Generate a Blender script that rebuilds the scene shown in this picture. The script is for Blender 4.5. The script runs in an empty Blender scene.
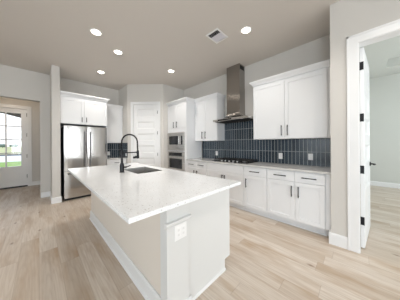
import bpy, bmesh, math, random
from mathutils import Vector
C = bpy.context.scene
COL = C.collection
PI = math.pi

# ------------------------------------------------------------------ camera
cam_d = bpy.data.cameras.new('camera')
cam = bpy.data.objects.new('camera', cam_d); COL.objects.link(cam)
cam.location = (0, 0, 1.322)
cam.rotation_mode = 'QUATERNION'
from mathutils import Matrix
cam.rotation_quaternion = (Matrix.Rotation(math.radians(-45.41), 3, 'Z') @ Matrix.Rotation(PI/2, 3, 'X')
                           @ Matrix.Rotation(math.radians(-0.4), 3, 'Z')).to_quaternion()
cam_d.sensor_width = 36.0
cam_d.lens = 159.2*36.0/400.0
cam_d.shift_y = -(150-144.19)/400.0
cam_d.clip_start = 0.02; cam_d.clip_end = 500
C.camera = cam

# ------------------------------------------------------------------ view, world, lights
C.view_settings.view_transform = 'Standard'
C.view_settings.look = 'None'
C.view_settings.gamma = 1.0
C.view_settings.exposure = 0.13
C.view_settings.use_curve_mapping = False
C.cycles.use_denoising = True
C.cycles.max_bounces = 10
C.cycles.diffuse_bounces = 6
C.cycles.sample_clamp_indirect = 8.0

w = bpy.data.worlds.new('sky'); C.world = w; w.use_nodes = True
nt = w.node_tree; nt.nodes.clear()
out = nt.nodes.new('ShaderNodeOutputWorld'); bg = nt.nodes.new('ShaderNodeBackground')
tc = nt.nodes.new('ShaderNodeTexCoord'); sp = nt.nodes.new('ShaderNodeSeparateXYZ'); rp = nt.nodes.new('ShaderNodeValToRGB')
nt.links.new(tc.outputs['Generated'], sp.inputs[0]); nt.links.new(sp.outputs['Z'], rp.inputs[0])
nt.links.new(rp.outputs['Color'], bg.inputs['Color']); nt.links.new(bg.outputs[0], out.inputs[0])
e = rp.color_ramp.elements
e[0].position = 0.0; e[0].color = (0.93, 0.96, 1.0, 1)
e[1].position = 0.7; e[1].color = (0.66, 0.79, 0.97, 1)
bg.inputs['Strength'].default_value = 1.7

def area(name, loc, aim, sx, sy, power, col):
    d = bpy.data.lights.new(name, 'AREA'); d.shape = 'RECTANGLE'; d.size = sx; d.size_y = sy
    d.energy = power; d.color = col
    o = bpy.data.objects.new(name, d); COL.objects.link(o); o.location = loc
    o.rotation_mode = 'QUATERNION'
    o.rotation_quaternion = Vector(aim).to_track_quat('-Z', 'Y')
    return o
DAY = (0.90, 0.965, 1.0); COOL = (0.88, 0.96, 1.0)
# daylight in the openings of the living room windows behind the camera
area('daylight_back', (-0.6, -5.45, 1.6), (0, 1, 0), 2.0, 2.0, 62, DAY)
area('daylight_back', (1.78, -5.45, 1.6), (0, 1, 0), 0.9, 2.0, 34, DAY)
area('daylight_back', (-3.4, -5.45, 1.6), (0, 1, 0), 2.0, 2.0, 50, DAY)
area('daylight_side', (-5.95, -2.2, 1.6), (1, 0, 0), 2.4, 2.0, 140, (0.80, 0.92, 1.0))
area('daylight_side', (-5.95, 1.6, 1.6), (1, 0, 0), 2.4, 2.0, 18, (0.80, 0.92, 1.0))
# daylight in the window of the adjoining room
area('daylight_study', (5.2, -3.93, 1.7), (0, 1, 0), 2.2, 1.9, 112, COOL)

# ------------------------------------------------------------------ materials
def new_mat(name):
    m = bpy.data.materials.new(name); m.use_nodes = True
    b = m.node_tree.nodes['Principled BSDF']
    return m, m.node_tree, b
def sset(b, **k):
    for n, v in k.items(): b.inputs[n.replace('_', ' ')].default_value = v
def flat(name, col, rough=0.5, metal=0.0, spec=0.5, bump=0.0, bscale=200):
    m, t, b = new_mat(name)
    b.inputs['Base Color'].default_value = (*col, 1); b.inputs['Roughness'].default_value = rough
    b.inputs['Metallic'].default_value = metal; b.inputs['Specular IOR Level'].default_value = spec
    if bump:
        n = t.nodes.new('ShaderNodeTexNoise'); n.inputs['Scale'].default_value = bscale
        g = t.nodes.new('ShaderNodeNewGeometry'); t.links.new(g.outputs['Position'], n.inputs['Vector'])
        bp = t.nodes.new('ShaderNodeBump'); bp.inputs['Strength'].default_value = bump; bp.inputs['Distance'].default_value = 0.002
        t.links.new(n.outputs['Fac'], bp.inputs['Height']); t.links.new(bp.outputs[0], b.inputs['Normal'])
    return m
class N:
    """small node helper"""
    def __init__(s, t): s.t = t
    def math(s, op, a, b=None, c=None):
        n = s.t.nodes.new('ShaderNodeMath'); n.operation = op
        for i, v in enumerate((a, b, c)):
            if v is None: continue
            if isinstance(v, (int, float)): n.inputs[i].default_value = v
            else: s.t.links.new(v, n.inputs[i])
        return n.outputs[0]
    def xyz(s, x, y, z):
        n = s.t.nodes.new('ShaderNodeCombineXYZ')
        for i, v in enumerate((x, y, z)):
            if isinstance(v, (int, float)): n.inputs[i].default_value = v
            else: s.t.links.new(v, n.inputs[i])
        return n.outputs[0]
    def white(s, vec):
        n = s.t.nodes.new('ShaderNodeTexWhiteNoise'); n.noise_dimensions = '3D'; s.t.links.new(vec, n.inputs['Vector']); return n.outputs['Value']
    def noise(s, vec, scale, detail=2, rough=0.5):
        n = s.t.nodes.new('ShaderNodeTexNoise'); n.inputs['Scale'].default_value = scale; n.inputs['Detail'].default_value = detail
        n.inputs['Roughness'].default_value = rough
        s.t.links.new(vec, n.inputs['Vector']); return n.outputs['Fac']
    def ramp(s, fac, stops):
        n = s.t.nodes.new('ShaderNodeValToRGB'); el = n.color_ramp.elements
        while len(el) < len(stops): el.new(0.5)
        for k, (p, c) in zip(el, stops): k.position = p; k.color = (*c, 1)
        s.t.links.new(fac, n.inputs[0]); return n.outputs['Color']
    def mix(s, fac, a, b, mode='MIX'):
        n = s.t.nodes.new('ShaderNodeMix'); n.data_type = 'RGBA'; n.blend_type = mode
        for i, v in ((0, fac), (6, a), (7, b)):
            if isinstance(v, (int, float)): n.inputs[i].default_value = v
            elif isinstance(v, tuple): n.inputs[i].default_value = (*v, 1)
            else: s.t.links.new(v, n.inputs[i])
        return n.outputs[2]
    def pos(s):
        g = s.t.nodes.new('ShaderNodeNewGeometry'); p = s.t.nodes.new('ShaderNodeSeparateXYZ')
        s.t.links.new(g.outputs['Position'], p.inputs[0]); return g.outputs['Position'], p.outputs[0], p.outputs[1], p.outputs[2]

PANEL = flat('greige_panel_paint', (0.72, 0.665, 0.60), 0.6, spec=0.25)
WALL = flat('greige_wall_paint', (0.605, 0.585, 0.555), 0.75, spec=0.25, bump=0.08, bscale=350)
STUDY = flat('pale_grey_wall_paint', (0.58, 0.59, 0.56), 0.75, spec=0.25)
CEIL = flat('ceiling_paint', (0.655, 0.62, 0.58), 0.85, spec=0.2)
TRIM = flat('white_trim_paint', (0.775, 0.78, 0.785), 0.35)
CAB = flat('white_cabinet_lacquer', (0.775, 0.785, 0.80), 0.32)
ISL = flat('island_white_paint', (0.69, 0.695, 0.69), 0.4)
BLACK = flat('matte_black_metal', (0.018, 0.018, 0.02), 0.38, 0.6)
IRON = flat('cast_iron', (0.012, 0.012, 0.013), 0.55)
GLASSBLK = flat('black_glass', (0.012, 0.013, 0.016), 0.06)
HINGE = flat('dark_bronze_hinge', (0.06, 0.055, 0.05), 0.4, 0.7)
PLASTIC = flat('white_plastic', (0.85, 0.85, 0.85), 0.3)
SOCK = flat('outlet_socket', (0.74, 0.74, 0.74), 0.5)
DARK = flat('dark_recess', (0.02, 0.02, 0.02), 0.8)
FRIDGE_SIDE = flat('fridge_dark_side', (0.035, 0.035, 0.037), 0.45)
DKSTEEL = flat('dark_steel_handle', (0.16, 0.155, 0.15), 0.3, 0.9)
NICKEL = flat('satin_nickel', (0.42, 0.41, 0.40), 0.35, 0.9)
CONCRETE = flat('concrete', (0.86, 0.84, 0.80), 0.9, bump=0.2, bscale=40)
ASPHALT = flat('asphalt', (0.05, 0.055, 0.07), 0.9)
BARK = flat('bark', (0.10, 0.07, 0.05), 0.9)
PORCH = flat('dark_porch_beam', (0.05, 0.04, 0.035), 0.7)
BLADE = flat('vent_white', (0.70, 0.70, 0.76), 0.4)

def make_steel(name, axis, base=(0.60, 0.59, 0.58), rough=0.24, aniso=0.0):
    m, t, b = new_mat(name); n = N(t); P, x, y, z = n.pos()
    sc = {'v': (220, 220, 2.0), 'h': (2.0, 2.0, 260)}[axis]
    v = n.xyz(n.math('MULTIPLY', x, sc[0]), n.math('MULTIPLY', y, sc[1]), n.math('MULTIPLY', z, sc[2]))
    f = n.noise(v, 1.0, 2)
    t.links.new(n.math('MULTIPLY_ADD', f, 0.12, rough-0.06), b.inputs['Roughness'])
    b.inputs['Base Color'].default_value = (*base, 1); b.inputs['Metallic'].default_value = 1.0
    b.inputs['Anisotropic'].default_value = aniso
    if aniso:
        tg = t.nodes.new('ShaderNodeTangent'); tg.direction_type = 'RADIAL'; tg.axis = 'Z'; t.links.new(tg.outputs[0], b.inputs['Tangent'])
    return m
STEEL = make_steel('brushed_steel', 'v', (0.50, 0.485, 0.47), 0.15, 0.4)
HOODST = make_steel('hood_steel', 'v', (0.36, 0.34, 0.32), 0.20, 0.75)
SINKST = make_steel('sink_steel', 'h', (0.60, 0.59, 0.58), 0.32)
STEELH = make_steel('brushed_steel_horizontal', 'h', (0.60, 0.58, 0.56), 0.28)

def make_floor():
    m, t, b = new_mat('light_oak_planks'); n = N(t); P, x, y, z = n.pos()
    W, L = 0.168, 1.35
    u = n.math('DIVIDE', x, W); row = n.math('FLOOR', u); fu = n.math('FRACT', u)
    off = n.white(n.xyz(row, 3.1, 7.7))
    v = n.math('ADD', n.math('DIVIDE', y, L), n.math('MULTIPLY', off, 5.0)); cell = n.math('FLOOR', v); fv = n.math('FRACT', v)
    r = n.white(n.xyz(row, cell, 1.3)); r2 = n.white(n.xyz(row, cell, 9.3))
    base = n.ramp(r, [(0.0, (0.54, 0.46, 0.38)), (0.3, (0.61, 0.535, 0.46)), (0.7, (0.665, 0.60, 0.53)), (1.0, (0.58, 0.50, 0.42))])
    sx = n.math('ADD', x, n.math('MULTIPLY', r2, 7.0))
    # broad tan clouds and streaks drawn out along each plank
    cl = n.noise(n.xyz(n.math('MULTIPLY', sx, 7.0), n.math('MULTIPLY', y, 1.3), n.math('MULTIPLY', r, 9.0)), 1.0, 3, 0.6)
    col = n.mix(n.math('MULTIPLY', n.math('MAXIMUM', n.math('SUBTRACT', cl, 0.47), 0.0), 3.2), base, (0.41, 0.285, 0.18))
    gv = n.xyz(n.math('MULTIPLY', sx, 46), n.math('MULTIPLY', y, 1.7), n.math('MULTIPLY', r, 20))
    g = n.noise(gv, 1.0, 5, 0.65)
    col = n.mix(n.math('MULTIPLY', n.math('MAXIMUM', n.math('SUBTRACT', g, 0.45), 0.0), 1.6), col, (0.36, 0.27, 0.20))
    # cathedral grain
    wv = t.nodes.new('ShaderNodeTexWave'); wv.wave_type = 'RINGS'; wv.rings_direction = 'Z'
    wv.inputs['Scale'].default_value = 1.0; wv.inputs['Distortion'].default_value = 3.0; wv.inputs['Detail'].default_value = 2.0
    wv.inputs['Detail Scale'].default_value = 1.2
    t.links.new(n.xyz(n.math('MULTIPLY', n.math('SUBTRACT', fu, n.math('MULTIPLY_ADD', r2, 0.6, 0.2)), 2.6), n.math('MULTIPLY', n.math('SUBTRACT', fv, r), 1.6), 0.0), wv.inputs['Vector'])
    col = n.mix(n.math('MULTIPLY', n.math('POWER', wv.outputs['Fac'], 3.0), 0.22), col, (0.40, 0.31, 0.23))
    # knots
    vo = t.nodes.new('ShaderNodeTexVoronoi'); vo.voronoi_dimensions = '2D'; vo.inputs['Scale'].default_value = 1.0
    t.links.new(n.xyz(n.math('MULTIPLY', x, 3.4), n.math('MULTIPLY', y, 1.5), 0.0), vo.inputs['Vector'])
    km = n.math('SUBTRACT', 1.0, n.math('MINIMUM', n.math('DIVIDE', vo.outputs['Distance'], 0.075), 1.0))
    ks = t.nodes.new('ShaderNodeSeparateColor'); t.links.new(vo.outputs['Color'], ks.inputs[0])
    col = n.mix(n.math('MULTIPLY', n.math('MULTIPLY', km, n.math('LESS_THAN', ks.outputs[0], 0.20)), 0.9), col, (0.16, 0.09, 0.05))
    # seams
    eu = n.math('MINIMUM', fu, n.math('SUBTRACT', 1.0, fu)); ev = n.math('MINIMUM', fv, n.math('SUBTRACT', 1.0, fv))
    seam = n.math('MAXIMUM', n.math('LESS_THAN', eu, 0.010), n.math('LESS_THAN', ev, 0.0016))
    col = n.mix(n.math('MULTIPLY', seam, 0.35), col, (0.24, 0.17, 0.12))
    t.links.new(col, b.inputs['Base Color'])
    t.links.new(n.math('MULTIPLY_ADD', g, 0.14, 0.30), b.inputs['Roughness'])
    bp = t.nodes.new('ShaderNodeBump'); bp.inputs['Strength'].default_value = 0.15; bp.inputs['Distance'].default_value = 0.003
    t.links.new(n.math('SUBTRACT', n.math('MULTIPLY', g, 0.5), seam), bp.inputs['Height']); t.links.new(bp.outputs[0], b.inputs['Normal'])
    return m
FLOOR = make_floor()

def make_quartz(name, lo, hi):
    m, t, b = new_mat(name); n = N(t); P, x, y, z = n.pos()
    def flecks(scale, keep, size):
        vo = t.nodes.new('ShaderNodeTexVoronoi'); vo.inputs['Scale'].default_value = scale
        t.links.new(P, vo.inputs['Vector'])
        s = t.nodes.new('ShaderNodeSeparateColor'); t.links.new(vo.outputs['Color'], s.inputs[0])
        return n.math('MULTIPLY', n.math('LESS_THAN', s.outputs[0], keep), n.math('LESS_THAN', vo.outputs['Distance'], size)), s.outputs[1]
    cloud = n.noise(P, 9.0, 3)
    col = n.ramp(cloud, [(0.3, lo), (0.7, hi)])
    f1, c1 = flecks(150, 0.22, 0.48); col = n.mix(n.math('MULTIPLY', f1, 0.40), col, n.ramp(c1, [(0.0, (0.42, 0.42, 0.42)), (1.0, (0.66, 0.66, 0.66))]))
    f2, c2 = flecks(95, 0.06, 0.32); col = n.mix(n.math('MULTIPLY', f2, 0.9), col, n.ramp(c2, [(0.0, (0.10, 0.09, 0.08)), (1.0, (0.34, 0.28, 0.22))]))
    t.links.new(col, b.inputs['Base Color']); b.inputs['Roughness'].default_value = 0.09
    return m
QUARTZ = make_quartz('speckled_white_quartz', (0.87, 0.895, 0.92), (0.91, 0.935, 0.96))
QUARTZG = make_quartz('speckled_pale_grey_quartz', (0.52, 0.515, 0.505), (0.62, 0.615, 0.605))

def make_tile(name, axis):
    m, t, b = new_mat(name); n = N(t); P, x, y, z = n.pos()
    h = y if axis == 'y' else x
    TW, TH = 0.0635, 0.254
    u = n.math('DIVIDE', h, TW); v = n.math('DIVIDE', n.math('SUBTRACT', z, 0.916), TH)
    fu = n.math('FRACT', u); fv = n.math('FRACT', v)
    r = n.white(n.xyz(n.math('FLOOR', u), n.math('FLOOR', v), 4.4))
    tile = n.ramp(r, [(0.0, (0.020, 0.033, 0.048)), (0.5, (0.032, 0.050, 0.070)), (1.0, (0.048, 0.068, 0.090))])
    eu = n.math('MINIMUM', fu, n.math('SUBTRACT', 1.0, fu)); ev = n.math('MINIMUM', fv, n.math('SUBTRACT', 1.0, fv))
    gr = n.math('MAXIMUM', n.math('LESS_THAN', eu, 0.042), n.math('LESS_THAN', ev, 0.0105))
    col = n.mix(gr, tile, (0.50, 0.53, 0.54))
    t.links.new(col, b.inputs['Base Color'])
    t.links.new(n.math('MULTIPLY_ADD', gr, 0.6, 0.16), b.inputs['Roughness'])
    bp = t.nodes.new('ShaderNodeBump'); bp.inputs['Strength'].default_value = 0.5; bp.inputs['Distance'].default_value = 0.002
    t.links.new(n.math('ADD', n.math('SUBTRACT', 1.0, gr), n.math('MULTIPLY', r, 0.6)), bp.inputs['Height']); t.links.new(bp.outputs[0], b.inputs['Normal'])
    return m
TILEY = make_tile('navy_stacked_tile_cooktop', 'y'); TILEX = make_tile('navy_stacked_tile_nook', 'x')

def make_glass():
    m = bpy.data.materials.new('window_glass'); m.use_nodes = True; t = m.node_tree; t.nodes.clear()
    o = t.nodes.new('ShaderNodeOutputMaterial'); mx = t.nodes.new('ShaderNodeMixShader'); tr = t.nodes.new('ShaderNodeBsdfTransparent'); gl = t.nodes.new('ShaderNodeBsdfGlossy')
    gl.inputs['Roughness'].default_value = 0.02; mx.inputs[0].default_value = 0.07
    t.links.new(tr.outputs[0], mx.inputs[1]); t.links.new(gl.outputs[0], mx.inputs[2]); t.links.new(mx.outputs[0], o.inputs[0]); return m
PANE = make_glass()
def emit(name, col, s):
    m, t, b = new_mat(name); b.inputs['Base Color'].default_value = (1, 1, 1, 1)
    b.inputs['Emission Color'].default_value = (*col, 1); b.inputs['Emission Strength'].default_value = s; return m
LAMP = emit('lit_lamp_lens', (1.0, 0.93, 0.80), 9.0)
def noisy(name, c0, c1, scale, rough=0.95):
    m, t, b = new_mat(name); n = N(t); P, x, y, z = n.pos()
    t.links.new(n.ramp(n.noise(P, scale, 4), [(0.3, c0), (0.7, c1)]), b.inputs['Base Color']); b.inputs['Roughness'].default_value = rough; return m
GRASS = noisy('lawn_grass', (0.20, 0.36, 0.06), (0.32, 0.46, 0.10), 1.5)
MEADOW = noisy('dry_meadow', (0.50, 0.50, 0.22), (0.60, 0.58, 0.30), 0.15)
LEAF = noisy('tree_leaves', (0.10, 0.17, 0.15), (0.18, 0.26, 0.22), 0.8)

# ------------------------------------------------------------------ mesh helpers
class Fr:
    """a frame on a wall: u runs along it, w comes out of it, z is up"""
    def __init__(s, o, u, w): s.o = Vector(o); s.u = Vector(u); s.w = Vector(w)
    def __call__(s, u, w, z): return s.o + s.u*u + s.w*w + Vector((0, 0, z))
WORLD = Fr((0, 0, 0), (1, 0, 0), (0, 1, 0))            # u = x, w = y
def face_mx(x): return Fr((x, 0, 0), (0, 1, 0), (-1, 0, 0))   # faces -x, u = y
def face_px(x): return Fr((x, 0, 0), (0, 1, 0), (1, 0, 0))
def face_my(y): return Fr((0, y, 0), (1, 0, 0), (0, -1, 0))   # faces -y, u = x

class MB:
    def __init__(s, fr=WORLD): s.bm = bmesh.new(); s.fr = fr
    def box(s, u0, u1, w0, w1, z0, z1, fr=None):
        f = fr or s.fr
        v = [s.bm.verts.new(f(u, w, z)) for z in (z0, z1) for w in (w0, w1) for u in (u0, u1)]
        for q in ((0, 2, 3, 1), (4, 5, 7, 6), (0, 1, 5, 4), (2, 6, 7, 3), (0, 4, 6, 2), (1, 3, 7, 5)):
            s.bm.faces.new([v[i] for i in q])
        return s
    def prism(s, pts, a0, a1, plane='wz', fr=None):
        """polygon extruded along u (plane wz), along w (uz) or along z (uw)"""
        f = fr or s.fr
        def P(p, a):
            return f(a, p[0], p[1]) if plane == 'wz' else f(p[0], a, p[1]) if plane == 'uz' else f(p[0], p[1], a)
        A = [s.bm.verts.new(P(p, a0)) for p in pts]; B = [s.bm.verts.new(P(p, a1)) for p in pts]
        n = len(pts)
        s.bm.faces.new(A); s.bm.faces.new(B[::-1])
        for i in range(n): s.bm.faces.new([A[i], B[i], B[(i+1) % n], A[(i+1) % n]])
        return s
    def loft(s, rings, cap=True):
        R = [[s.bm.verts.new(Vector(p)) for p in r] for r in rings]
        n = len(R[0])
        for a, b in zip(R, R[1:]):
            for i in range(n): s.bm.faces.new([a[i], a[(i+1) % n], b[(i+1) % n], b[i]])
        if cap: s.bm.faces.new(R[0][::-1]); s.bm.faces.new(R[-1])
        return s
    def cyl(s, p0, p1, r0, r1=None, n=16):
        return s.tube([p0, p1], [r0, r0 if r1 is None else r1], n)
    def tube(s, pts, rad, n=12):
        pts = [Vector(p) for p in pts]
        if not isinstance(rad, (list, tuple)): rad = [rad]*len(pts)
        rings = []; up = None
        for i, p in enumerate(pts):
            t = (pts[min(i+1, len(pts)-1)] - pts[max(i-1, 0)]).normalized()
            if up is None:
                up = Vector((0, 0, 1)) if abs(t.z) < 0.9 else Vector((1, 0, 0))
            up = (up - t*up.dot(t)).normalized(); sd = t.cross(up)
            rings.append([p + (up*math.cos(2*PI*k/n) + sd*math.sin(2*PI*k/n))*rad[i] for k in range(n)])
        return s.loft(rings)
    def lathe(s, prof, c, n=24, cap=True):
        c = Vector(c)
        rings = [[c + Vector((r*math.cos(2*PI*k/n), r*math.sin(2*PI*k/n), z)) for k in range(n)] for r, z in prof]
        return s.loft(rings, cap)
    def slab(s, xs, ys, z0, z1, skip=()):
        """a slab on a grid of cells, some left out (a hole), with shared vertices"""
        V = {}
        def g(i, j, k):
            if (i, j, k) not in V: V[(i, j, k)] = s.bm.verts.new((xs[i], ys[j], (z0, z1)[k]))
            return V[(i, j, k)]
        cells = {(i, j) for i in range(len(xs)-1) for j in range(len(ys)-1)} - set(skip)
        for i, j in cells:
            s.bm.faces.new([g(i, j, 1), g(i+1, j, 1), g(i+1, j+1, 1), g(i, j+1, 1)])
            s.bm.faces.new([g(i, j, 0), g(i, j+1, 0), g(i+1, j+1, 0), g(i+1, j, 0)])
            if (i-1, j) not in cells: s.bm.faces.new([g(i, j, 0), g(i, j, 1), g(i, j+1, 1), g(i, j+1, 0)])
            if (i+1, j) not in cells: s.bm.faces.new([g(i+1, j, 0), g(i+1, j+1, 0), g(i+1, j+1, 1), g(i+1, j, 1)])
            if (i, j-1) not in cells: s.bm.faces.new([g(i, j, 0), g(i+1, j, 0), g(i+1, j, 1), g(i, j, 1)])
            if (i, j+1) not in cells: s.bm.faces.new([g(i, j+1, 0), g(i, j+1, 1), g(i+1, j+1, 1), g(i+1, j+1, 0)])
        return s
    def build(s, name, mat, parent=None, bevel=0.0, smooth=False):
        bmesh.ops.recalc_face_normals(s.bm, faces=s.bm.faces)
        base = Vector((0, 0, 0)); p = parent
        while p is not None: base += p.location; p = p.parent
        me = bpy.data.meshes.new(name)
        for v in s.bm.verts: v.co -= base
        s.bm.to_mesh(me); s.bm.free()
        me.materials.append(mat)
        if smooth:
            for p in me.polygons: p.use_smooth = True
            me.set_sharp_from_angle(angle=math.radians(40))
        o = bpy.data.objects.new(name, me); COL.objects.link(o)
        if parent is not None: o.parent = parent
        if bevel:
            b = o.modifiers.new('edge', 'BEVEL'); b.width = bevel; b.segments = 2; b.limit_method = 'ANGLE'; b.angle_limit = math.radians(40)
        return o

def tag(o, label, cat, group=None, kind=None):
    o['label'] = label; o['category'] = cat
    if group: o['group'] = group
    if kind: o['kind'] = kind
    return o
def thing(name, loc, label, cat, group=None, kind=None):
    o = bpy.data.objects.new(name, None); COL.objects.link(o); o.location = loc; o.empty_display_size = 0.1
    return tag(o, label, cat, group, kind)
def struct(name, mb, mat, label, cat, bevel=0.0):
    return tag(mb.build(name, mat, None, bevel), label, cat, kind='structure')

# ------------------------------------------------------------------ the shell
H = 3.137
XC = 3.418            # cooktop wall
YB = 5.65             # wall behind the fridge
XR = 2.70             # wall with the open door
A = Vector((1.886, 4.92, 0)); B = Vector((2.629, 4.127, 0)); DU = (B-A).normalized(); DN = Vector((-DU.y, DU.x, 0))
if DN.dot(-A) < 0: DN = -DN
DIAG = Fr(A, DU, DN); DL = (B-A).length

struct('floor', MB().box(-6.2, 7.5, -5.7, 7.75, -0.1, 0), FLOOR, 'light oak plank floor running through kitchen, entry and side room', 'floor')
struct('ceiling', MB().box(-6.2, 3.55, -5.7, 5.8, H, H+0.12), CEIL, 'smooth taupe ceiling over the kitchen', 'ceiling')
m = MB(); m.box(XC, XC+0.12, 0.136, 4.25, 0, H)
struct('wall_cooktop', m, WALL, 'greige wall behind the cooktop and range hood', 'wall')
m = MB(); m.box(XR, XR+0.13, -0.017, 0.246, 0, H); m.box(XR, XR+0.13, -5.7, -0.90, 0, H); m.box(XR, XR+0.13, -0.90, -0.017, 2.53, H)
m.box(XR+0.13, XC, 0.136, 0.246, 0, H)
struct('wall_right', m, WALL, 'pale greige wall holding the open side doorway', 'wall')
m = MB(); m.box(-6.2, -1.75, YB, YB+0.14, 0, H); m.box(-1.75, 0.03, YB, YB+0.14, 2.43, H); m.box(0.03, 2.1, YB, YB+0.14, 0, H)
struct('wall_back', m, WALL, 'greige wall behind the refrigerator with a wide opening to the entry', 'wall')
struct('wall_wing', MB().box(0.212, 0.357, 4.89, YB, 0, H), WALL, 'narrow wing wall standing beside the refrigerator', 'wall', 0.006)
m = MB(); m.box(1.886, 2.0, 4.92, YB, 0, H)
m.box(0, 0.165, -0.11, 0, 0, H, DIAG); m.box(0.935, DL, -0.11, 0, 0, H, DIAG); m.box(0.165, 0.935, -0.11, 0, 2.54, H, DIAG)
m.box(2.629, XC, 4.127, 4.25, 0, H)
struct('wall_pantry', m, WALL, 'greige angled corner wall around the white pantry door', 'wall')
m = MB(); m.box(2.0, 3.6, YB, YB+0.1, 0, H); m.box(3.5, 3.6, 4.25, YB, 0, H)
struct('wall_closet', m, WALL, 'plain wall inside the corner pantry', 'wall')
# living room side, behind and left of the camera
m = MB(); zs = (0.6, 2.6)
for x0, x1 in ((-6.2, -4.4), (-2.4, -1.6), (0.4, 1.33), (2.23, 2.83)): m.box(x0, x1, -5.7, -5.5, 0, H)
for x0, x1 in ((-4.4, -2.4), (-1.6, 0.4), (1.33, 2.23)): m.box(x0, x1, -5.7, -5.5, 0, 0.6); m.box(x0, x1, -5.7, -5.5, 2.6, H)
struct('wall_front', m, WALL, 'living room wall with three tall windows, out of the picture', 'wall')
m = MB()
for y0, y1 in ((-5.5, -3.4), (-1.0, 0.4), (2.8, 5.65)): m.box(-6.2, -6.0, y0, y1, 0, H)
for y0, y1 in ((-3.4, -1.0), (0.4, 2.8)): m.box(-6.2, -6.0, y0, y1, 0, 0.6); m.box(-6.2, -6.0, y0, y1, 2.6, H)
struct('wall_left', m, WALL, 'living room wall with two wide windows, out of the picture', 'wall')
# entry
YD = 7.615
m = MB(); m.box(-2.6, -1.24, YD, YD+0.14, 0, 2.9); m.box(-0.24, 1.3, YD, YD+0.14, 0, 2.9); m.box(-1.24, -0.24, YD, YD+0.14, 2.50, 2.9)
m.box(-2.7, -2.6, YB+0.14, YD, 0, 2.9); m.box(1.3, 1.4, YB+0.14, YD, 0, 2.9)
struct('wall_entry', m, WALL, 'greige entry wall around the glazed front door', 'wall')
struct('ceiling_entry', MB().box(-2.7, 1.4, YB+0.14, YD+0.14, 2.9, 3.0), CEIL, 'ceiling over the entry', 'ceiling')
# side room
m = MB(); m.box(7.3, 7.4, -4.0, 0.136, 0, 3.6); m.box(XC+0.12, 7.4, 0.136, 0.25, 0, 3.6)
m.box(2.83, 4.1, -4.1, -4.0, 0, 3.6); m.box(6.3, 7.4, -4.1, -4.0, 0, 3.6); m.box(4.1, 6.3, -4.1, -4.0, 0, 0.75); m.box(4.1, 6.3, -4.1, -4.0, 2.65, 3.6)
m.box(2.83, 2.85, -4.0, 0.136, H+0.12, 3.6)
m.box(2.83, XC+0.12, 0.136, 0.25, H+0.12, 3.6)
struct('wall_study', m, STUDY, 'pale grey walls of the room beyond the open door', 'wall')
m = MB(); m.slab([2.83, 3.5, 6.55, 7.4], [-4.1, -3.4, -0.55, 0.25], 3.33, 3.40, skip=[(1, 1)])
m.slab([3.45, 6.6], [-3.45, -0.5], 3.55, 3.6)
m.box(3.45, 3.5, -3.45, -0.5, 3.402, 3.549); m.box(6.55, 6.6, -3.45, -0.5, 3.402, 3.549); m.box(3.5, 6.55, -3.45, -3.4, 3.402, 3.549); m.box(3.5, 6.55, -0.55, -0.5, 3.402, 3.549)
struct('ceiling_study', m, STUDY, 'pale tray ceiling of the room beyond the open door', 'ceiling')

# baseboards
BP = lambda t=0.016, h=0.135: [(0, 0), (t, 0), (t, h-0.02), (t*0.5, h), (0, h)]
m = MB(face_mx(XR)); m.prism(BP(h=0.15), 0.087, 0.246); m.prism(BP(h=0.15), -5.5, -1.004)
m.box(0.0, 0.008, 0.246, 0.27, 0, 0.15, Fr((XR, 0, 0), (1, 0, 0), (0, 1, 0))); m.box(0.0, 0.17, 0.2461, 0.271, 0, 0.15, Fr((XR-0.016, 0, 0), (1, 0, 0), (0, 1, 0)))
struct('baseboard_right', m, TRIM, 'white baseboard at the foot of the wall by the open door', 'baseboard', 0.002)
m = MB(face_my(YB)); m.prism(BP(), 0.03, 0.212); m.prism(BP(), -6, -1.75)
m.prism(BP(), 0.196, 0.373, fr=face_my(4.89)); m.prism(BP(), 4.89, 5.634, fr=face_mx(0.212))
struct('baseboard_back', m, TRIM, 'white baseboard around the wing wall beside the refrigerator', 'baseboard', 0.002)
m = MB(face_my(YD)); m.prism(BP(), -0.155, 1.3)
struct('baseboard_entry', m, TRIM, 'white baseboard of the entry wall past the front door', 'baseboard', 0.002)
m = MB(face_mx(7.3)); m.prism(BP(h=0.14), -4.0, 0.136)
struct('baseboard_study', m, TRIM, 'white baseboard on the far wall of the side room', 'baseboard', 0.002)

# door casings
def casing(name, fr, u0, u1, zt, wd, label, jamb=0.13):
    """flat casing round an opening u0..u1, zt high, with the jamb lining"""
    m = MB(fr)
    for a, b in ((u0-wd, u0), (u1, u1+wd)):
        m.box(a, b, 0, 0.014, 0, zt+wd)
        m.box(a if a < u0 else b-0.022, (a+0.022) if a < u0 else b, 0.014, 0.022, 0, zt+wd)
    m.box(u0, u1, 0, 0.014, zt, zt+wd); m.box(u0-wd, u1+wd, 0.014, 0.022, zt+wd-0.022, zt+wd)
    m.box(u0-0.001, u0+0.008, -jamb, 0.001, 0, zt); m.box(u1-0.008, u1+0.001, -jamb, 0.001, 0, zt); m.box(u0, u1, -jamb, 0.001, zt-0.008, zt+0.001)
    return struct(name, m, TRIM, label, 'door casing', 0.002)
casing('trim_1', face_mx(XR), -0.90, -0.017, 2.525, 0.104, 'white casing framing the open side doorway')
casing('trim_2', DIAG, 0.18, 0.92, 2.53, 0.075, 'white casing framing the corner pantry door', 0.11)
casing('trim_3', face_my(YD), -1.215, -0.25, 2.49, 0.095, 'white casing framing the front door', 0.14)

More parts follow.
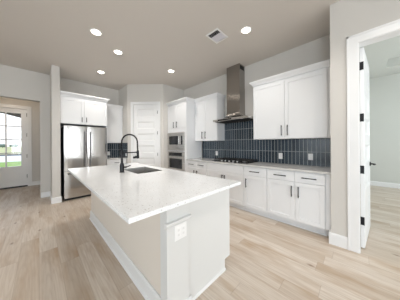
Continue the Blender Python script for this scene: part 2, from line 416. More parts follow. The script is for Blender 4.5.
# ------------------------------------------------------------------ doors
PAN = [(0.20, 0.56), (0.71, 0.925), (1.07, 1.29), (1.435, 1.65), (1.80, 2.01), (2.155, 2.40)]
def slab_door(m, u0, u1, z0, z1, w0, w1, st=0.105):
    """panel door: stiles, rails and six recessed panels on both faces"""
    m.box(u0, u0+st, w0, w1, z0, z1); m.box(u1-st, u1, w0, w1, z0, z1)
    zz = [z0] + [v for p in PAN for v in p] + [z1]
    for a, b in zip(zz[0::2], zz[1::2]): m.box(u0+st, u1-st, w0, w1, a, b)
    for a, b in PAN:
        m.box(u0+st, u1-st, w0+0.014, w1-0.014, a, b)
        for wf, wi in ((w1-0.001, w1-0.0135), (w0+0.001, w0+0.0135)):      # sloped sticking round the panel
            q = 0.024; F = m.fr
            o_ = [(u0+st, a), (u1-st, a), (u1-st, b), (u0+st, b)]; i_ = [(u0+st+q, a+q), (u1-st-q, a+q), (u1-st-q, b-q), (u0+st+q, b-q)]
            m.loft([[F(u, wf, z) for u, z in o_], [F(u, wi, z) for u, z in i_]], False)
t = thing('door_1', tuple(DIAG(0.55, 0, 0)), 'closed white panelled pantry door set in the angled corner', 'door', kind='structure')
m = MB(DIAG); slab_door(m, 0.190, 0.910, 0.012, 2.518, -0.045, -0.006, 0.10); m.build('door_leaf', TRIM, t, 0.002)
for z in (0.40, 1.03, 1.67, 2.29):
    MB(DIAG).cyl(DIAG(0.914, 0.003, z-0.045), DIAG(0.914, 0.003, z+0.045), 0.0105).build('hinge', HINGE, t, smooth=True)
k = MB(); k.cyl(DIAG(0.25, -0.006, 0.96), DIAG(0.25, 0.008, 0.96), 0.03); k.cyl(DIAG(0.25, 0.0, 0.96), DIAG(0.25, 0.05, 0.96), 0.010)
k.tube([DIAG(0.245, 0.05, 0.96), DIAG(0.30, 0.052, 0.96), DIAG(0.355, 0.048, 0.958)], [0.010, 0.009, 0.007]); k.build('lever_handle', BLACK, t, smooth=True)
# open door of the side room
hp = Vector((2.832, -0.0655, 0)); dv = Vector((3.69-2.832, -0.137+0.055, 0)).normalized(); dn = Vector((dv.y, -dv.x, 0))
if dn.y > 0: dn = -dn
OD = Fr(hp, dv, dn)
t = thing('door_2', tuple(hp), 'white panelled door swung open into the side room', 'door', kind='structure')
m = MB(OD); slab_door(m, 0.0, 0.84, 0.015, 2.512, -0.037, 0.0); m.build('door_leaf', TRIM, t, 0.002)
for z in (0.35, 0.99, 1.64, 2.285):
    m = MB(OD); m.box(-0.003, 0.001, -0.036, -0.002, z-0.05, z+0.05); m.cyl(OD(-0.006, -0.040, z-0.05), OD(-0.006, -0.040, z+0.05), 0.008)
    m.build('hinge', BLACK, t, smooth=True)
k = MB(); k.cyl(OD(0.775, 0.0, 1.0), OD(0.775, 0.012, 1.0), 0.032); k.cyl(OD(0.775, 0, 1.0), OD(0.775, 0.055, 1.0), 0.011)
k.tube([OD(0.785, 0.055, 1.0), OD(0.73, 0.058, 1.0), OD(0.665, 0.05, 0.998)], [0.011, 0.010, 0.008]); k.build('lever_handle', BLACK, t, smooth=True)
# front door, glazed
FD = face_my(YD)
t = thing('door_3', (-0.73, YD, 0), 'white front door with a gridded glass lite', 'door', kind='structure')
m = MB(FD); u0, u1, g0, g1 = -1.205, -0.258, -1.01, -0.39
m.box(u0, g0, -0.09, -0.045, 0.035, 2.48); m.box(g1, u1, -0.09, -0.045, 0.035, 2.48)
m.box(g0, g1, -0.09, -0.045, 2.345, 2.48); m.box(g0, g1, -0.09, -0.045, 0.035, 0.20); m.box(g0, g1, -0.09, -0.045, 0.50, 0.665)
m.box(g0, g1, -0.08, -0.055, 0.20, 0.50); m.box(g0+0.04, g1-0.04, -0.085, -0.05, 0.24, 0.46)
leaf = m.build('door_leaf', TRIM, t, 0.002)
m = MB(FD); m.box(-0.716, -0.684, -0.078, -0.050, 0.665, 2.345)
for z in (1.085, 1.505, 1.925): m.box(g0, g1, -0.0745, -0.0525, z-0.016, z+0.016)
m.build('glazing_bars', TRIM, t)
MB(FD).box(g0, g1, -0.066, -0.062, 0.665, 2.345).build('glass_pane', PANE, t)
for z in (0.33, 0.98, 1.66, 2.31):
    m = MB(FD); m.cyl(FD(-0.254, -0.042, z-0.06), FD(-0.254, -0.042, z+0.06), 0.017); m.build('hinge', HINGE, t, smooth=True)
MB(FD).box(-1.205, -0.25, -0.14, 0.012, 0.0, 0.03).build('threshold', BLACK, t)

# ------------------------------------------------------------------ cabinet helpers
def shaker(m, u0, u1, z0, z1, rail=0.058, t=0.02, fr=None):
    m.box(u0, u0+rail, 0, t, z0, z1, fr); m.box(u1-rail, u1, 0, t, z0, z1, fr)
    m.box(u0+rail, u1-rail, 0, t, z0, z0+rail, fr); m.box(u0+rail, u1-rail, 0, t, z1-rail, z1, fr)
    m.box(u0+rail, u1-rail, 0.002, t-0.009, z0+rail, z1-rail, fr); return m
def pull(fr, parent, u, z, length, vert, w0=0.02):
    m = MB(fr); h = length/2; s = 0.006
    if vert:
        m.box(u-s, u+s, w0+0.022, w0+0.034, z-h, z+h)
        for q in (z-h+0.014, z+h-0.026): m.box(u-s, u+s, w0-0.001, w0+0.024, q, q+0.012)
    else:
        m.box(u-h, u+h, w0+0.022, w0+0.034, z-s, z+s)
        for q in (u-h+0.014, u+h-0.026): m.box(q, q+0.012, w0-0.001, w0+0.024, z-s, z+s)
    return m.build('handle', BLACK, parent, 0.0015)
def cdoor(fr, root, u0, u1, z0, z1, hu=None, hz=None, hl=0.17):
    d = shaker(MB(fr), u0, u1, z0, z1).build('door', CAB, root, 0.0015)
    if hu is not None: pull(fr, d, hu, hz, hl, True)
    return d
def cdrawer(fr, root, u0, u1, z0, z1, hl=0.19, handle=True):
    m = MB(fr); m.box(u0, u1, 0, 0.02, z0, z1); d = m.build('drawer' if handle else 'false_front', CAB, root, 0.002)
    if handle: pull(fr, d, (u0+u1)/2, (z0+z1)/2, hl, False)
    return d
def crown(root, x0, x1, y0, y1, z0, ex, h=0.085, off=0.052, tail=None):
    """crown moulding: ex = which sides flare ('-x','+x','-y','+y')"""
    def ring(o, z):
        return [(x0-o*('-x' in ex), y0-o*('-y' in ex), z), (x1+o*('+x' in ex), y0-o*('-y' in ex), z), (x1+o*('+x' in ex), y1+o*('+y' in ex), z), (x0-o*('-x' in ex), y1+o*('+y' in ex), z)]
    m = MB(); zb = z0
    prof = [(0.0, 0), (0.004, 0), (0.006, 0.014), (0.020, 0.034), (0.040, 0.056), (0.046, 0.066), (off, 0.068), (off, h)]
    m.loft([ring(o, zb+dz) for o, dz in prof])
    if tail: m.box(*tail, zb, zb+h)
    return m.build('crown_moulding', CAB, root)

# ------------------------------------------------------------------ base run under the cooktop
XF = 2.805; FB = face_mx(XF)          # carcass front; fronts stand 2 cm proud
ZB0, ZB1 = 0.125, 0.895; ZS = 0.727
def base_cabinet(y0, y1, label, drawers, doors, false_front=False):
    t = thing('base_cabinet', ((XF+XC)/2, (y0+y1)/2, 0), label, 'cabinet', 'base cabinets along the cooktop wall')
    MB().box(XF, XC-0.004, y0+0.0005, y1-0.0005, ZB0-0.005, ZB1).build('carcass', CAB, t)
    m = MB(); m.box(2.885, 2.90, y0, y1, 0, ZB0-0.006); m.prism([(2.885, 0), (2.867, 0), (2.870, 0.010), (2.877, 0.017), (2.885, 0.019)], y0, y1, fr=Fr((0, 0, 0), (0, 1, 0), (1, 0, 0)))
    m.build('toe_kick', CAB, t)
    for a, b in drawers: cdrawer(FB, t, a+0.002, b-0.002, ZS+0.003, ZB1-0.012, handle=not false_front)
    for a, b, hu in doors: cdoor(FB, t, a+0.002, b-0.002, ZB0, ZS-0.003, hu, 0.58 if True else 0)
    return t
base_cabinet(0.312, 1.118, 'white base cabinet nearest the open side door, two drawers over two doors', [(0.318, 0.690), (0.690, 1.116)], [(0.318, 0.688, 0.638), (0.688, 1.116, 0.732)])
base_cabinet(1.120, 1.562, 'white single door base cabinet just beside the cooktop cabinet', [(1.122, 1.560)], [(1.122, 1.560, 1.508)])
base_cabinet(1.564, 2.535, 'white base cabinet right beneath the gas cooktop with a plain false front', [(1.566, 2.533)], [(1.566, 2.037, 2.004), (2.037, 2.533, 2.068)], True)
base_cabinet(2.537, 3.238, 'white base cabinet next to the oven tower, two small drawers over doors', [(2.539, 2.888), (2.888, 3.236)], [(2.539, 2.900, 2.852), (2.900, 3.236, 2.950)])
m = MB(); m.box(2.792, XC-0.004, 0.248, 0.310, ZB0, ZB1); m.box(2.885, 2.9, 0.248, 0.310, 0, ZB0)
tag(m.build('filler_strip', CAB, None, 0.001), 'slim white filler strip closing the base cabinets against the wall end', 'cabinet filler')

tag(MB().slab([2.765, XC-0.003], [0.248, 3.238], ZB1, 0.927).build('countertop', QUARTZG, None, 0.003),
    'long speckled grey quartz countertop under the navy tiled wall', 'countertop')
tag(MB().box(XC-0.010, XC-0.001, 0.248, 3.238, 0.927, 1.95).build('backsplash', TILEY), 'navy vertical stacked tile backsplash behind the gas cooktop', 'backsplash')

# ------------------------------------------------------------------ wall cabinets on the cooktop wall
XU = 3.107; FU = face_mx(XU); ZU0, ZU1 = 1.408, 2.49
def wall_cabinet(y0, y1, label, doors, ex, d0, d1):
    t = thing('upper_cabinet', ((XU+XC)/2, (y0+y1)/2, ZU0), label, 'cabinet', 'upper cabinets beside the range hood')
    MB().box(XU, XC-0.012, y0, y1, ZU0, ZU1).build('carcass', CAB, t, 0.001)
    MB().box(XU+0.002, XC-0.012, y0+0.001, y1-0.001, ZU1, ZU1+0.002).build('top_panel', CAB, t)
    for a, b, hu in doors: cdoor(FU, t, a+0.002, b-0.002, ZU0+0.006, ZU1-0.035, hu, 1.56, 0.185)
    crown(t, XU-0.02, XC-0.012, y0, y1, ZU1-0.002, ex)
    return t
wall_cabinet(0.248, 1.512, 'white double door wall cabinet between the range hood and the open side doorway', [(0.318, 0.918, 0.869), (0.918, 1.508, 0.968)], ('-x', '+y'), 0, 0)
wall_cabinet(2.452, 3.238, 'white double door wall cabinet between the range hood and the oven tower', [(2.456, 2.888, 2.831), (2.888, 3.234, 2.948)], ('-x', '-y'), 0, 0)

# ------------------------------------------------------------------ oven tower
y0, y1 = 3.245, 4.125; FT = face_mx(2.80)
t = thing('oven_tower', (3.1, 3.68, 0), 'tall white cabinet tower holding the microwave and oven', 'cabinet')
m = MB(); m.box(2.80, XC-0.004, y0, y0+0.02, 0.0, ZU1); m.box(2.80, XC-0.004, y1-0.02, y1, 0.0, ZU1); m.box(3.38, XC-0.004, y0, y1, 0.1, ZU1)
for z0_, z1_ in ((0.10, 0.125), (0.56, 0.60), (1.12, 1.145), (1.665, 1.80), (ZU1-0.02, ZU1)): m.box(2.80, 3.38, y0+0.02, y1-0.02, z0_, z1_)
m.box(2.785, 2.80, y0, y0+0.085, 0.125, 1.78); m.box(2.785, 2.80, y1-0.012, y1, 0.125, 1.78)
m.box(2.785, 2.80, y0+0.085, y1-0.012, 1.665, 1.78)
m.build('carcass', CAB, t, 0.001)
MB().box(2.875, 2.89, y0+0.02, y1-0.02, 0, 0.1).build('toe_kick', CAB, t)
cdoor(FT, t, y0+0.004, 3.732, 1.785, ZU1-0.03, 3.660, 1.885, 0.17); cdoor(FT, t, 3.736, y1-0.004, 1.785, ZU1-0.03, 3.800, 1.885, 0.17)
cdrawer(FT, t, y0+0.004, y1-0.004, 0.13, 0.555)
crown(t, 2.78, 3.030, y0, y1, ZU1-0.002, ('-x', '-y'), tail=(3.030, XC-0.004, y0, y1))

def steel_front(m, a, b, z0_, z1_, w0, w1, holes):
    """a front plate with rectangular holes, cut on a grid"""
    us = sorted({a, b, *[h[0] for h in holes], *[h[1] for h in holes]}); zz = sorted({z0_, z1_, *[h[2] for h in holes], *[h[3] for h in holes]})
    for i in range(len(us)-1):
        for j in range(len(zz)-1):
            cu, cz = (us[i]+us[i+1])/2, (zz[j]+zz[j+1])/2
            if not any(h[0] < cu < h[1] and h[2] < cz < h[3] for h in holes): m.box(us[i], us[i+1], w0, w1, zz[j], zz[j+1])
    return m
# microwave, u = y (larger y is farther)
ya, yb = 3.332, 4.111
t = thing('microwave_oven', (3.05, 3.72, 1.147), 'built-in stainless microwave with a black glass door above the oven', 'microwave oven')
MB().box(2.80, 3.30, ya+0.01, yb-0.01, 1.147, 1.66).build('body', DARK, t)
steel_front(MB(FT), ya, yb, 1.146, 1.664, 0.015, 0.035, [(3.40, 4.03, 1.315, 1.565)]).build('trim_frame', STEELH, t, 0.0)
MB(FT).box(3.60, 4.025, 0.012, 0.036, 1.32, 1.56).build('door', GLASSBLK, t, 0.003)
MB(FT).box(3.405, 3.47, 0.012, 0.033, 1.32, 1.56).build('control_panel', GLASSBLK, t, 0.002)
m = MB(FT); m.box(3.475, 3.595, 0.012, 0.034, 1.32, 1.56); m.build('door_edge', STEELH, t, 0.002)
m = MB(FT); m.cyl(FT(3.535, 0.06, 1.34), FT(3.535, 0.06, 1.54), 0.010)
for z in (1.36, 1.52): m.cyl(FT(3.535, 0.03, z), FT(3.535, 0.06, z), 0.006)
m.build('handle', STEELH, t, smooth=True)
t = thing('wall_oven', (3.05, 3.72, 0.6), 'built-in stainless wall oven with a dark window below the microwave', 'oven')
MB().box(2.80, 3.36, ya+0.01, yb-0.01, 0.602, 1.118).build('body', DARK, t)
steel_front(MB(FT), ya, yb, 0.60, 1.118, 0.013, 0.032, [(3.43, 4.045, 0.985, 1.085), (3.43, 4.03, 0.635, 0.915)]).build('door', STEELH, t, 0.0)
MB(FT).box(3.43, 4.03, 0.015, 0.033, 0.635, 0.915).build('door_window', GLASSBLK, t, 0.002)
MB(FT).box(3.43, 4.045, 0.015, 0.0335, 0.985, 1.085).build('control_panel', GLASSBLK, t, 0.002)
m = MB(FT); m.cyl(FT(3.40, 0.075, 0.95), FT(4.05, 0.075, 0.95), 0.011)
for u in (3.44, 4.01): m.cyl(FT(u, 0.03, 0.95), FT(u, 0.075, 0.95), 0.008)
m.build('handle', STEELH, t, smooth=True)

# ------------------------------------------------------------------ range hood
t = thing('range_hood', (3.17, 1.985, 1.83), 'stainless chimney range hood on the wall above the gas cooktop', 'range hood')
hy0, hy1, hx0, hx1 = 1.530, 2.446, 2.925, XC-0.012
cy0, cy1, cx0 = 1.865, 2.215, 3.165
m = MB(); m.box(hx0, hx1, hy0, hy1, 1.848, 1.893); m.build('canopy', STEELH, t, 0.002)
def rr(x0_, x1_, a, b, z): return [(x0_, a, z), (x1_, a, z), (x1_, b, z), (x0_, b, z)]
rings = []
for k in range(9):
    s_ = k/8; e_ = 1-(1-s_)**2.2
    rings.append(rr(hx0+(cx0-hx0)*e_, hx1, hy0+(cy0-hy0)*e_, hy1+(cy1-hy1)*e_, 1.893+0.15*(s_**1.7)))
MB().loft(rings).build('flared_cover', HOODST, t, smooth=True)
MB().box(cx0, hx1, cy0, cy1, 2.03, 2.62).build('lower_chimney', HOODST, t, 0.002)
m = MB(); m.box(cx0+0.003, hx1, cy0+0.003, cy1-0.003, 2.62, H-0.002); ch = m.build('upper_chimney', HOODST, t, 0.002)
for yy in (cy0+0.003, cy1-0.003):
    m = MB(); m.box(3.196, 3.366, yy-0.0012, yy+0.0012, 3.02, 3.105); m.build('vent_grille', DARK, ch)
MB().box(hx0-0.002, hx0+0.01, 1.93, 2.30, 1.857, 1.884).build('control_panel', GLASSBLK, t, 0.001)
m = MB()
for a, b in ((1.56, 1.98), (2.0, 2.42)):
    m.box(hx0+0.05, hx1-0.06, a, b, 1.842, 1.849)
    for i in range(8): m.box(hx0+0.055, hx1-0.065, a+0.01+i*0.051, a+0.038+i*0.051, 1.838, 1.843)
m.build('grease_filter', DARK, t)
for yy in (1.70, 2.28):
    MB().lathe([(0.0, 1.846), (0.028, 1.846), (0.030, 1.849)], (hx0+0.03, yy, 0), 16).build('lamp', PLASTIC, t)

# ------------------------------------------------------------------ gas cooktop
t = thing('gas_cooktop', (3.12, 1.99, 0.927), 'black gas cooktop with iron grates set on the quartz below the hood', 'cooktop')
gy0, gy1, gx0, gx1 = 1.545, 2.445, 2.88, 3.375
MB().box(gx0, gx1, gy0, gy1, 0.927, 0.936).build('cooktop_plate', GLASSBLK, t, 0.003)
MB().box(gx0+0.085, gx1-0.015, gy0+0.015, gy1-0.015, 0.936, 0.939).build('burner_tray', IRON, t, 0.001)
for cx_, cy_, r in ((3.06, 1.70, 0.042), (3.27, 1.70, 0.036), (3.165, 1.995, 0.058), (3.06, 2.29, 0.036), (3.27, 2.29, 0.042)):
    b_ = MB().lathe([(0.0, 0.939), (r, 0.939), (r, 0.951), (r*0.8, 0.955), (0.0, 0.955)], (cx_, cy_, 0), 20).build('burner', NICKEL, t, smooth=True)
    MB().lathe([(0.0, 0.955), (r*0.75, 0.955), (r*0.72, 0.962), (0.0, 0.963)], (cx_, cy_, 0), 20).build('burner_cap', IRON, b_, smooth=True)
for a, b in ((1.555, 1.848), (1.852, 2.138), (2.142, 2.435)):
    m = MB(); x0_, x1_ = 2.965, 3.365
    for yy in (a+0.006, (a+b)/2, b-0.006): m.box(x0_, x1_, yy-0.006, yy+0.006, 0.966, 0.981)
    for xx in (x0_+0.006, x0_+0.13, (x0_+x1_)/2+0.03, x1_-0.1, x1_-0.006): m.box(xx-0.006, xx+0.006, a, b, 0.965, 0.980)
    for xx in (x0_+0.006, x1_-0.006):
        for yy in (a+0.006, b-0.006): m.box(xx-0.006, xx+0.006, yy-0.006, yy+0.006, 0.939, 0.967)
    m.build('grate', IRON, t, 0.001)
for i in range(5):
    yy = 1.79+i*0.10
    MB().lathe([(0.0, 0.936), (0.020, 0.936), (0.020, 0.940), (0.017, 0.942), (0.015, 0.964), (0.0, 0.966)], (2.922, yy, 0), 18).build('knob', NICKEL, t, smooth=True)

# ------------------------------------------------------------------ kitchen island
IY0, IY1 = 1.0, 3.43
t = thing('kitchen_island', (1.05, 2.2, 0), 'large kitchen island with white end panel and greige back panel', 'kitchen island')
m = MB(); m.prism([(0.70, 0), (1.377, 0), (1.377, 0.105), (1.4676, 0.105), (1.4676, 0.897), (0.70, 0.897)], IY0, IY0+0.02, 'uz'); m.build('end_panel', ISL, t, 0.001)
m = MB(); m.prism([(0.70, 0), (1.377, 0), (1.377, 0.105), (1.4676, 0.105), (1.4676, 0.897), (0.70, 0.897)], IY1-0.02, IY1, 'uz'); m.build('end_panel', ISL, t, 0.001)
MB().box(0.663, 0.70, IY0+0.06, IY1, 0, 0.897).build('back_panel', PANEL, t)
m = MB(); m.box(0.72, 1.445, IY0+0.02, IY1-0.02, 0.105, 0.125); m.box(1.362, 1.377, IY0+0.02, IY1-0.02, 0, 0.105); m.box(0.70, 0.72, IY0+0.02, IY1-0.02, 0.0, 0.897)
for yy in (1.60, 2.02, 2.78): m.box(0.72, 1.445, yy-0.009, yy+0.009, 0.125, 0.86)
m.build('carcass', CAB, t)
FI = face_px(1.4476)
for a, b, h_ in ((1.022, 1.60, 1.55), (1.60, 2.02, 1.96), (2.02, 2.40, 2.35), (2.40, 2.78, 2.45), (2.78, 3.408, 2.84)):
    if a in (2.02, 2.40): cdrawer(FI, t, a+0.002, b-0.002, 0.73, 0.883, handle=False)
    else: cdrawer(FI, t, a+0.002, b-0.002, 0.73, 0.883)
    cdoor(FI, t, a+0.002, b-0.002, 0.125, 0.724, h_, 0.60)
p = MB().box(0.650, 0.861, 0.985, 1.075, 0, 0.897).build('corner_post', ISL, t, 0.0015)
m = MB(); m.prism([(0, 0.715), (0.006, 0.717), (0.020, 0.734), (0.028, 0.738), (0.028, 0.750), (0, 0.750)], 0.630, 0.868, fr=face_my(0.985)); m.build('ledge_moulding', TRIM, p, 0.001)
m = MB(); m.prism(BP(0.014, 0.075), 0.640, 0.880, fr=face_my(0.985)); m.build('plinth', CAB, p, 0.001)
m = MB(); m.prism(BP(0.016, 0.14), 0.99, IY1+0.002, fr=face_mx(0.662)); m.prism([(0, 0), (0.030, 0), (0.028, 0.010), (0.016, 0.020), (0, 0.020)], 0.99, IY1+0.002, fr=face_mx(0.662))
m.build('baseboard', TRIM, t)
m = MB(); m.prism([(0, 0), (0.014, 0), (0.012, 0.012), (0.004, 0.019), (0, 0.020)], 0.88, 1.377, fr=face_my(IY0)); m.build('shoe_moulding', TRIM, t)
SX0, SX1, SY0, SY1 = 0.935, 1.335, 2.10, 2.72
tag(MB().slab([0.335, SX0, SX1, 1.484], [0.868, SY0, SY1, 3.455], 0.897, 0.927, skip=[(1, 1)]).build('island_countertop', QUARTZ, None, 0.003),
    'wide white speckled quartz top on the kitchen island', 'countertop')
t = thing('kitchen_sink', (1.137, 2.41, 0.69), 'undermount stainless steel sink bowl in the island top', 'sink')
m = MB(); zt, zb = 0.9262, 0.72; th = 0.006; a, b, c, d = SX0+th+0.0005, SX1-th-0.0005, SY0+th+0.0005, SY1-th-0.0005
m.box(a-th, a, c-th, d+th, zb, zt); m.box(b, b+th, c-th, d+th, zb, zt); m.box(a, b, c-th, c, zb, zt); m.box(a, b, d, d+th, zb, zt); m.box(a-th, b+th, c-th, d+th, zb-th, zb)
m.build('bowl', SINKST, t)
MB().lathe([(0.0, 0.720), (0.045, 0.720), (0.045, 0.724), (0.036, 0.726), (0.030, 0.722), (0.0, 0.722)], (1.137, 2.41, 0), 20).build('drain', NICKEL, t, smooth=True)

# ------------------------------------------------------------------ faucet
fx, fy = 0.838, 2.40
t = thing('kitchen_faucet', (fx, fy, 0.927), 'tall matte black spring faucet standing beside the island sink', 'faucet')
MB().lathe([(0.0, 0.927), (0.034, 0.927), (0.034, 0.934), (0.030, 0.938), (0.029, 1.02), (0.021, 1.06), (0.0, 1.06)], (fx, fy, 0), 20).build('base', BLACK, t, smooth=True)
MB().cyl((fx, fy, 1.05), (fx, fy, 1.24), 0.016, 0.013).build('body', BLACK, t, smooth=True)
R_ = 0.113; pts = []
for k in range(30): pts.append((fx, fy, 1.22+0.14*k/30))
for k in range(61):
    a = PI*k/60; pts.append((fx+R_-R_*math.cos(a), fy, 1.36+R_*math.sin(a)))
for k in range(1, 26): pts.append((fx+2*R_+0.006*k/25, fy, 1.36-0.15*k/25))
# coil: the wire wound round the hose
P_ = [Vector(q) for q in pts]; rad = [0.0105 + 0.0018*(1 if i % 2 else -1) for i in range(len(P_))]
MB().tube(P_, rad, 12).build('spring_spout', BLACK, t, smooth=True)
hx = fx+2*R_+0.006
m = MB(); m.cyl((hx, fy, 1.235), (hx+0.004, fy, 1.11), 0.015, 0.019); m.build('spray_head', BLACK, t, smooth=True)
m = MB(); m.cyl((hx-0.005, fy, 1.128), (hx-0.068, fy-0.004, 1.128), 0.012, 0.017); m.build('spray_nozzle', BLACK, t, smooth=True)
m = MB(); m.cyl((fx, fy, 1.203), (hx, fy, 1.206), 0.009); m.cyl((fx, fy, 1.188), (fx, fy, 1.222), 0.021); m.cyl((hx, fy, 1.19), (hx, fy, 1.218), 0.020); m.build('docking_arm', BLACK, t, smooth=True)
m = MB(); m.cyl((fx, fy, 1.0), (fx+0.045, fy-0.025, 1.0), 0.011); m.tube([(fx+0.045, fy-0.025, 1.0), (fx+0.06, fy-0.035, 1.006), (fx+0.10, fy-0.06, 1.02)], [0.011, 0.007, 0.005]); m.build('lever', BLACK, t, smooth=True)

# ------------------------------------------------------------------ refrigerator
t = thing('refrigerator', (0.865, 5.2, 0), 'stainless french door refrigerator in the alcove beside the wing wall', 'refrigerator')
rx0, rx1, ryf = 0.418, 1.315, 4.925
MB().box(rx0+0.004, rx1-0.004, ryf, 5.62, 0.03, 1.775).build('body', FRIDGE_SIDE, t, 0.004)
def bowed(m, a, b, z0_, z1_, bow=0.004, n=14):
    """a door front that bows gently outward"""
    pts = [(a, -0.0), (b, -0.0)]
    arc = []
    for k in range(n+1):
        s_ = k/n; arc.append((b+(a-b)*s_, 0.048 + bow*(1-(2*s_-1)**2) - (0.006 if k in (0, n) else 0)))
    m.prism(pts+arc, z0_, z1_, 'uw'); return m
FRR = face_my(ryf-0.006)
xm = 0.872
for a, b, hu in ((rx0, xm-0.003, 0.812), (xm+0.003, rx1, 0.930)):
    d = bowed(MB(FRR), a, b, 0.70, 1.785).build('door', STEEL, t, smooth=True)
    m = MB(); m.cyl(FRR(hu, 0.105, 0.79), FRR(hu, 0.105, 1.66), 0.011)
    for z in (0.84, 1.61): m.cyl(FRR(hu, 0.05, z), FRR(hu, 0.105, z), 0.009)
    m.build('handle', DKSTEEL, d, smooth=True)
d = bowed(MB(FRR), rx0, rx1, 0.06, 0.690, 0.004).build('freezer_drawer', STEEL, t, smooth=True)
m = MB(); m.cyl(FRR(rx0+0.06, 0.105, 0.635), FRR(rx1-0.06, 0.105, 0.635), 0.013)
for u in (rx0+0.11, rx1-0.11): m.cyl(FRR(u, 0.05, 0.635), FRR(u, 0.105, 0.635), 0.009)
m.build('handle', DKSTEEL, d, smooth=True)
m = MB(); m.box(rx0+0.02, rx1-0.02, 4.945, 5.0, 0.0, 0.055); m.build('kick_grille', DARK, t)
for u in (rx0+0.05, xm, rx1-0.05): MB().box(u-0.03, u+0.03, 4.885, 4.96, 1.776, 1.795).build('hinge_cover', FRIDGE_SIDE, t, 0.003)

# cabinet over the refrigerator, with its tall side panel
YF = 4.955; FF = face_my(YF)
t = thing('fridge_cabinet', (0.84, 5.3, 1.838), 'white double door cabinet mounted above the refrigerator', 'cabinet')
MB().box(0.360, 1.345, YF, YB-0.004, 1.838, 2.50).build('carcass', CAB, t, 0.001)
MB().box(1.322, 1.345, YF, YB-0.004, 0, 1.838).build('side_panel', CAB, t, 0.001)
cdoor(FF, t, 0.364, 0.819, 1.843, 2.462, 0.774, 1.957, 0.12); cdoor(FF, t, 0.823, 1.341, 1.843, 2.462, 0.867, 1.962, 0.12)
crown(t, 0.360, 1.345, YF-0.02, 5.278, 2.50, ('-y', '+x'), h=0.090, tail=(0.360, 1.345, 5.278, YB-0.004))

# ------------------------------------------------------------------ nook between refrigerator and pantry
nx0, nx1 = 1.347, 1.884
FN = face_my(5.31)
t = thing('upper_cabinet', (1.61, 5.48, 1.38), 'white single door wall cabinet between the refrigerator and the pantry corner', 'cabinet')
MB().box(nx0, nx1, 5.31, YB-0.012, 1.38, 2.50).build('carcass', CAB, t, 0.001)
cdoor(FN, t, nx0+0.004, nx1-0.03, 1.385, 2.49)
m = MB(FN); m.box(nx0, nx1, 0, 0.026, 2.495, 2.555); m.build('top_moulding', CAB, t, 0.003)
FNB = face_my(5.03)
t = thing('base_cabinet', (1.61, 5.3, 0), 'white base cabinet tucked between the refrigerator and the pantry corner', 'cabinet')
MB().box(nx0, nx1, 5.03, YB-0.004, 0.12, ZB1).build('carcass', CAB, t)
MB().box(nx0, nx1, 5.10, 5.115, 0, 0.119).build('toe_kick', CAB, t)
cdrawer(FNB, t, nx0+0.004, nx1-0.03, ZS, ZB1-0.012, 0.13)
cdoor(FNB, t, nx0+0.004, 1.602, 0.125, ZS-0.004, 1.56, 0.59); cdoor(FNB, t, 1.606, nx1-0.03, 0.125, ZS-0.004, 1.65, 0.59)
tag(MB().slab([nx0, nx1], [4.985, YB-0.003], ZB1, 0.927).build('countertop', QUARTZG, None, 0.003), 'short speckled grey quartz countertop between the refrigerator and the pantry corner', 'countertop')
m = MB(); m.box(nx0, nx1, YB-0.010, YB-0.001, 0.927, 1.38)
bs = tag(m.build('backsplash', TILEX), 'small navy tile backsplash between the refrigerator and the pantry corner', 'backsplash')
MB().box(1.876, 1.885, 4.925, YB-0.011, 0.927, 1.38).build('return_tiles', TILEY, bs)

# ------------------------------------------------------------------ outlets
def outlet(fr, u, z, label, gangs=1, group='outlets on the navy tile'):
    o = fr(u, 0, z)
    t = thing('power_outlet', tuple(o), label, 'outlet', group)
    wd = 0.036 if gangs == 1 else 0.058
    MB(fr).box(u-wd, u+wd, 0.0002, 0.006, z-0.058, z+0.058).build('cover_plate', PLASTIC, t, 0.002)
    for g in range(gangs):
        uu = u + (0 if gangs == 1 else (-0.023, 0.023)[g])
        r_ = MB(fr).box(uu-0.0165, uu+0.0165, 0.006, 0.009, z-0.034, z+0.034).build('receptacle', PLASTIC, t, 0.001)
        for zz in (z-0.018, z+0.018): MB(fr).box(uu-0.009, uu+0.009, 0.009, 0.0096, zz-0.008, zz+0.008).build('socket', SOCK, r_)
    return t
FX = face_mx(XC-0.010)
outlet(FX, 0.590, 1.083, 'white outlet on the navy tile farthest from the cooktop')
outlet(FX, 1.091, 1.076, 'white outlet on the navy tile, middle one of the cooktop wall')
outlet(FX, 2.723, 1.074, 'white outlet on the navy tile between the cooktop and oven tower')
outlet(face_my(YB-0.010), 1.570, 1.05, 'white outlet on the small tile patch hard beside the refrigerator')
outlet(face_mx(1.876), 5.02, 1.03, 'white outlet on the small tile patch at the pantry corner')
outlet(face_my(0.985), 0.775, 0.645, 'white double outlet on the island corner post', 2, 'outlets on the island')

# ------------------------------------------------------------------ recessed lights and vent
LP = [((0.658, 2.978), 'lit recessed ceiling light nearest over the island middle'),
      ((1.101, 3.320), 'lit recessed ceiling light over the island end toward the refrigerator'),
      ((1.101, 4.530), 'lit recessed ceiling light in front of the refrigerator'),
      ((2.309, 3.266), 'lit recessed ceiling light in front of the oven tower'),
      ((2.331, 1.250), 'lit recessed ceiling light by the air vent near the hood')]
def make_light(x, y, label):
    t = thing('recessed_light', (x, y, H), label, 'ceiling light', 'recessed ceiling lights')
    MB().lathe([(0.066, H-0.0005), (0.086, H-0.0005), (0.086, H-0.004), (0.080, H-0.007), (0.066, H-0.007), (0.066, H-0.0005)], (x, y, 0), 28, False).build('trim_ring', PLASTIC, t, smooth=True)
    MB().lathe([(0.0, H-0.0005), (0.0665, H-0.0005), (0.0665, H-0.006), (0.0, H-0.006)], (x, y, 0), 28).build('lens', LAMP, t)
    return t
proto = None
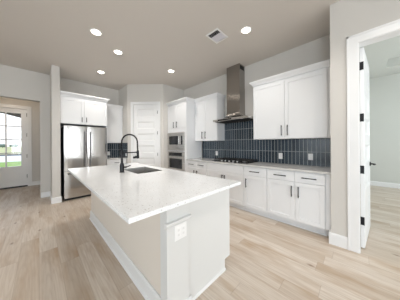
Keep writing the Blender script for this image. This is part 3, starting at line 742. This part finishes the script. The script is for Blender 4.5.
for (x, y), lab in LP:
    if proto is None: proto = make_light(x, y, lab)
    else:
        r = proto.copy(); COL.objects.link(r); r.location = (x, y, H); r['label'] = lab
        for ch_ in proto.children:
            c_ = ch_.copy(); COL.objects.link(c_); c_.parent = r
    d = bpy.data.lights.new('downlight', 'SPOT'); d.energy = 44; d.color = (1.0, 0.945, 0.88); d.spot_size = math.radians(140); d.spot_blend = 0.8; d.shadow_soft_size = 0.07
    o = bpy.data.objects.new('downlight', d); COL.objects.link(o); o.location = (x, y, H-0.03)
d = d.copy(); d.energy = 62
for x, y, z, lab in ((1.75, -0.35, H, 'unseen recessed ceiling light added just outside the side doorway for brightness'), (0.2, -2.6, H, 'unseen recessed ceiling light added over the living room floor for brightness'),
                     (-0.6, 6.7, 2.9, 'lit recessed ceiling light inside the front door')):
    r = proto.copy(); COL.objects.link(r); r.location = (x, y, z); r['label'] = lab
    for ch_ in proto.children:
        c_ = ch_.copy(); COL.objects.link(c_); c_.parent = r
for x, y in ((1.75, -0.35), (0.2, -2.6)):  # two lamps added out of view to brighten the right wall, floor and cabinets
    o = bpy.data.objects.new('downlight', d); COL.objects.link(o); o.location = (x, y, H-0.03)
d = bpy.data.lights.new('entry_lamp', 'POINT'); d.energy = 9; d.color = (1.0, 0.80, 0.60); d.shadow_soft_size = 0.1
o = bpy.data.objects.new('entry_lamp', d); COL.objects.link(o); o.location = (-0.6, 6.7, 2.80)

t = thing('air_vent', (2.115, 1.665, H), 'white louvred air vent set in the ceiling above the hood aisle', 'air vent')
vx0, vx1, vy0, vy1 = 1.965, 2.265, 1.54, 1.79
m = MB(); m.slab([vx0, vx0+0.03, vx1-0.03, vx1], [vy0, vy0+0.025, vy1-0.025, vy1], H-0.010, H-0.0005, skip=[(1, 1)]); m.build('frame', PLASTIC, t, 0.003)
MB().box(vx0+0.03, vx1-0.03, vy0+0.025, vy1-0.025, H-0.0015, H-0.0008).build('backing', DARK, t)
m = MB(); xm_ = vx0+0.03+0.085
for i in range(5):
    x = vx0+0.032+i*0.0175
    m.prism([(x, H-0.010), (x+0.0015, H-0.010), (x+0.0095, H-0.002), (x+0.008, H-0.002)], vy0+0.025, vy1-0.025, 'uz', Fr((0, 0, 0), (1, 0, 0), (0, 1, 0)))
for i in range(9):
    x = xm_+0.008+i*0.0165
    if x+0.021 > vx1-0.03: break
    m.prism([(x+0.019, H-0.010), (x+0.021, H-0.010), (x+0.002, H-0.002), (x, H-0.002)], vy0+0.025, vy1-0.025, 'uz')
m.box(xm_, xm_+0.008, vy0+0.025, vy1-0.025, H-0.010, H-0.002); m.build('louvres', BLADE, t)

# ------------------------------------------------------------------ outdoors beyond the front door
tag(MB().box(-60, 60, YD+0.14, 22.3, -0.25, -0.15).build('lawn', GRASS), 'green lawn in front of the house', 'lawn', kind='structure')
tag(MB().box(-60, 60, 22.3, 35.0, -0.25, -0.14).build('driveway', CONCRETE), 'pale concrete drive crossing beyond the lawn', 'driveway', kind='structure')
tag(MB().box(-60, 60, 35.0, 42.0, -0.25, -0.15).build('road', ASPHALT), 'dark road beyond the concrete drive', 'road', kind='structure')
tag(MB().box(-250, 150, 42.0, 420, -0.25, -0.15).build('field', MEADOW), 'pale yellow green field reaching to the trees', 'field', kind='structure')
tag(MB().box(-2.7, 1.4, YD+0.14, 9.7, -0.12, -0.02).build('porch_slab', CONCRETE), 'concrete porch slab outside the front door', 'porch', kind='structure')
m = MB(); m.prism([(-1.6, 2.62), (-0.95, 2.56), (-0.45, 2.42), (-0.2, 2.3), (-0.2, 3.0), (-1.6, 3.0)], 9.5, 9.7, 'uz')
tag(m.build('porch_beam', PORCH), 'dark arched porch beam seen through the top of the front door', 'porch beam', kind='structure')
random.seed(5)
for i in range(10):
    x, y, hh = -11-5.2*i, random.uniform(150, 165), random.uniform(1.3, 2.2)
    t = thing('tree', (x, y, -0.15), 'distant bluish green tree in the row beyond the field', 'tree', 'distant trees beyond the field')
    MB().cyl((x, y, -0.16), (x, y, hh*0.5), 0.16, 0.1, 8).build('trunk', BARK, t)
    bm = bmesh.new(); bmesh.ops.create_icosphere(bm, subdivisions=3, radius=1.0)
    for v in bm.verts:
        q = 1+0.18*math.sin(5*v.co.x+i)*math.cos(6*v.co.y-i)+0.12*math.sin(9*v.co.z+2*i)
        v.co = Vector((x+v.co.x*q*2.0, y+v.co.y*q*1.6, hh*0.62+v.co.z*q*hh*0.5))
    mb = MB(); mb.bm.free(); mb.bm = bm; mb.build('crown', LEAF, t, smooth=True)
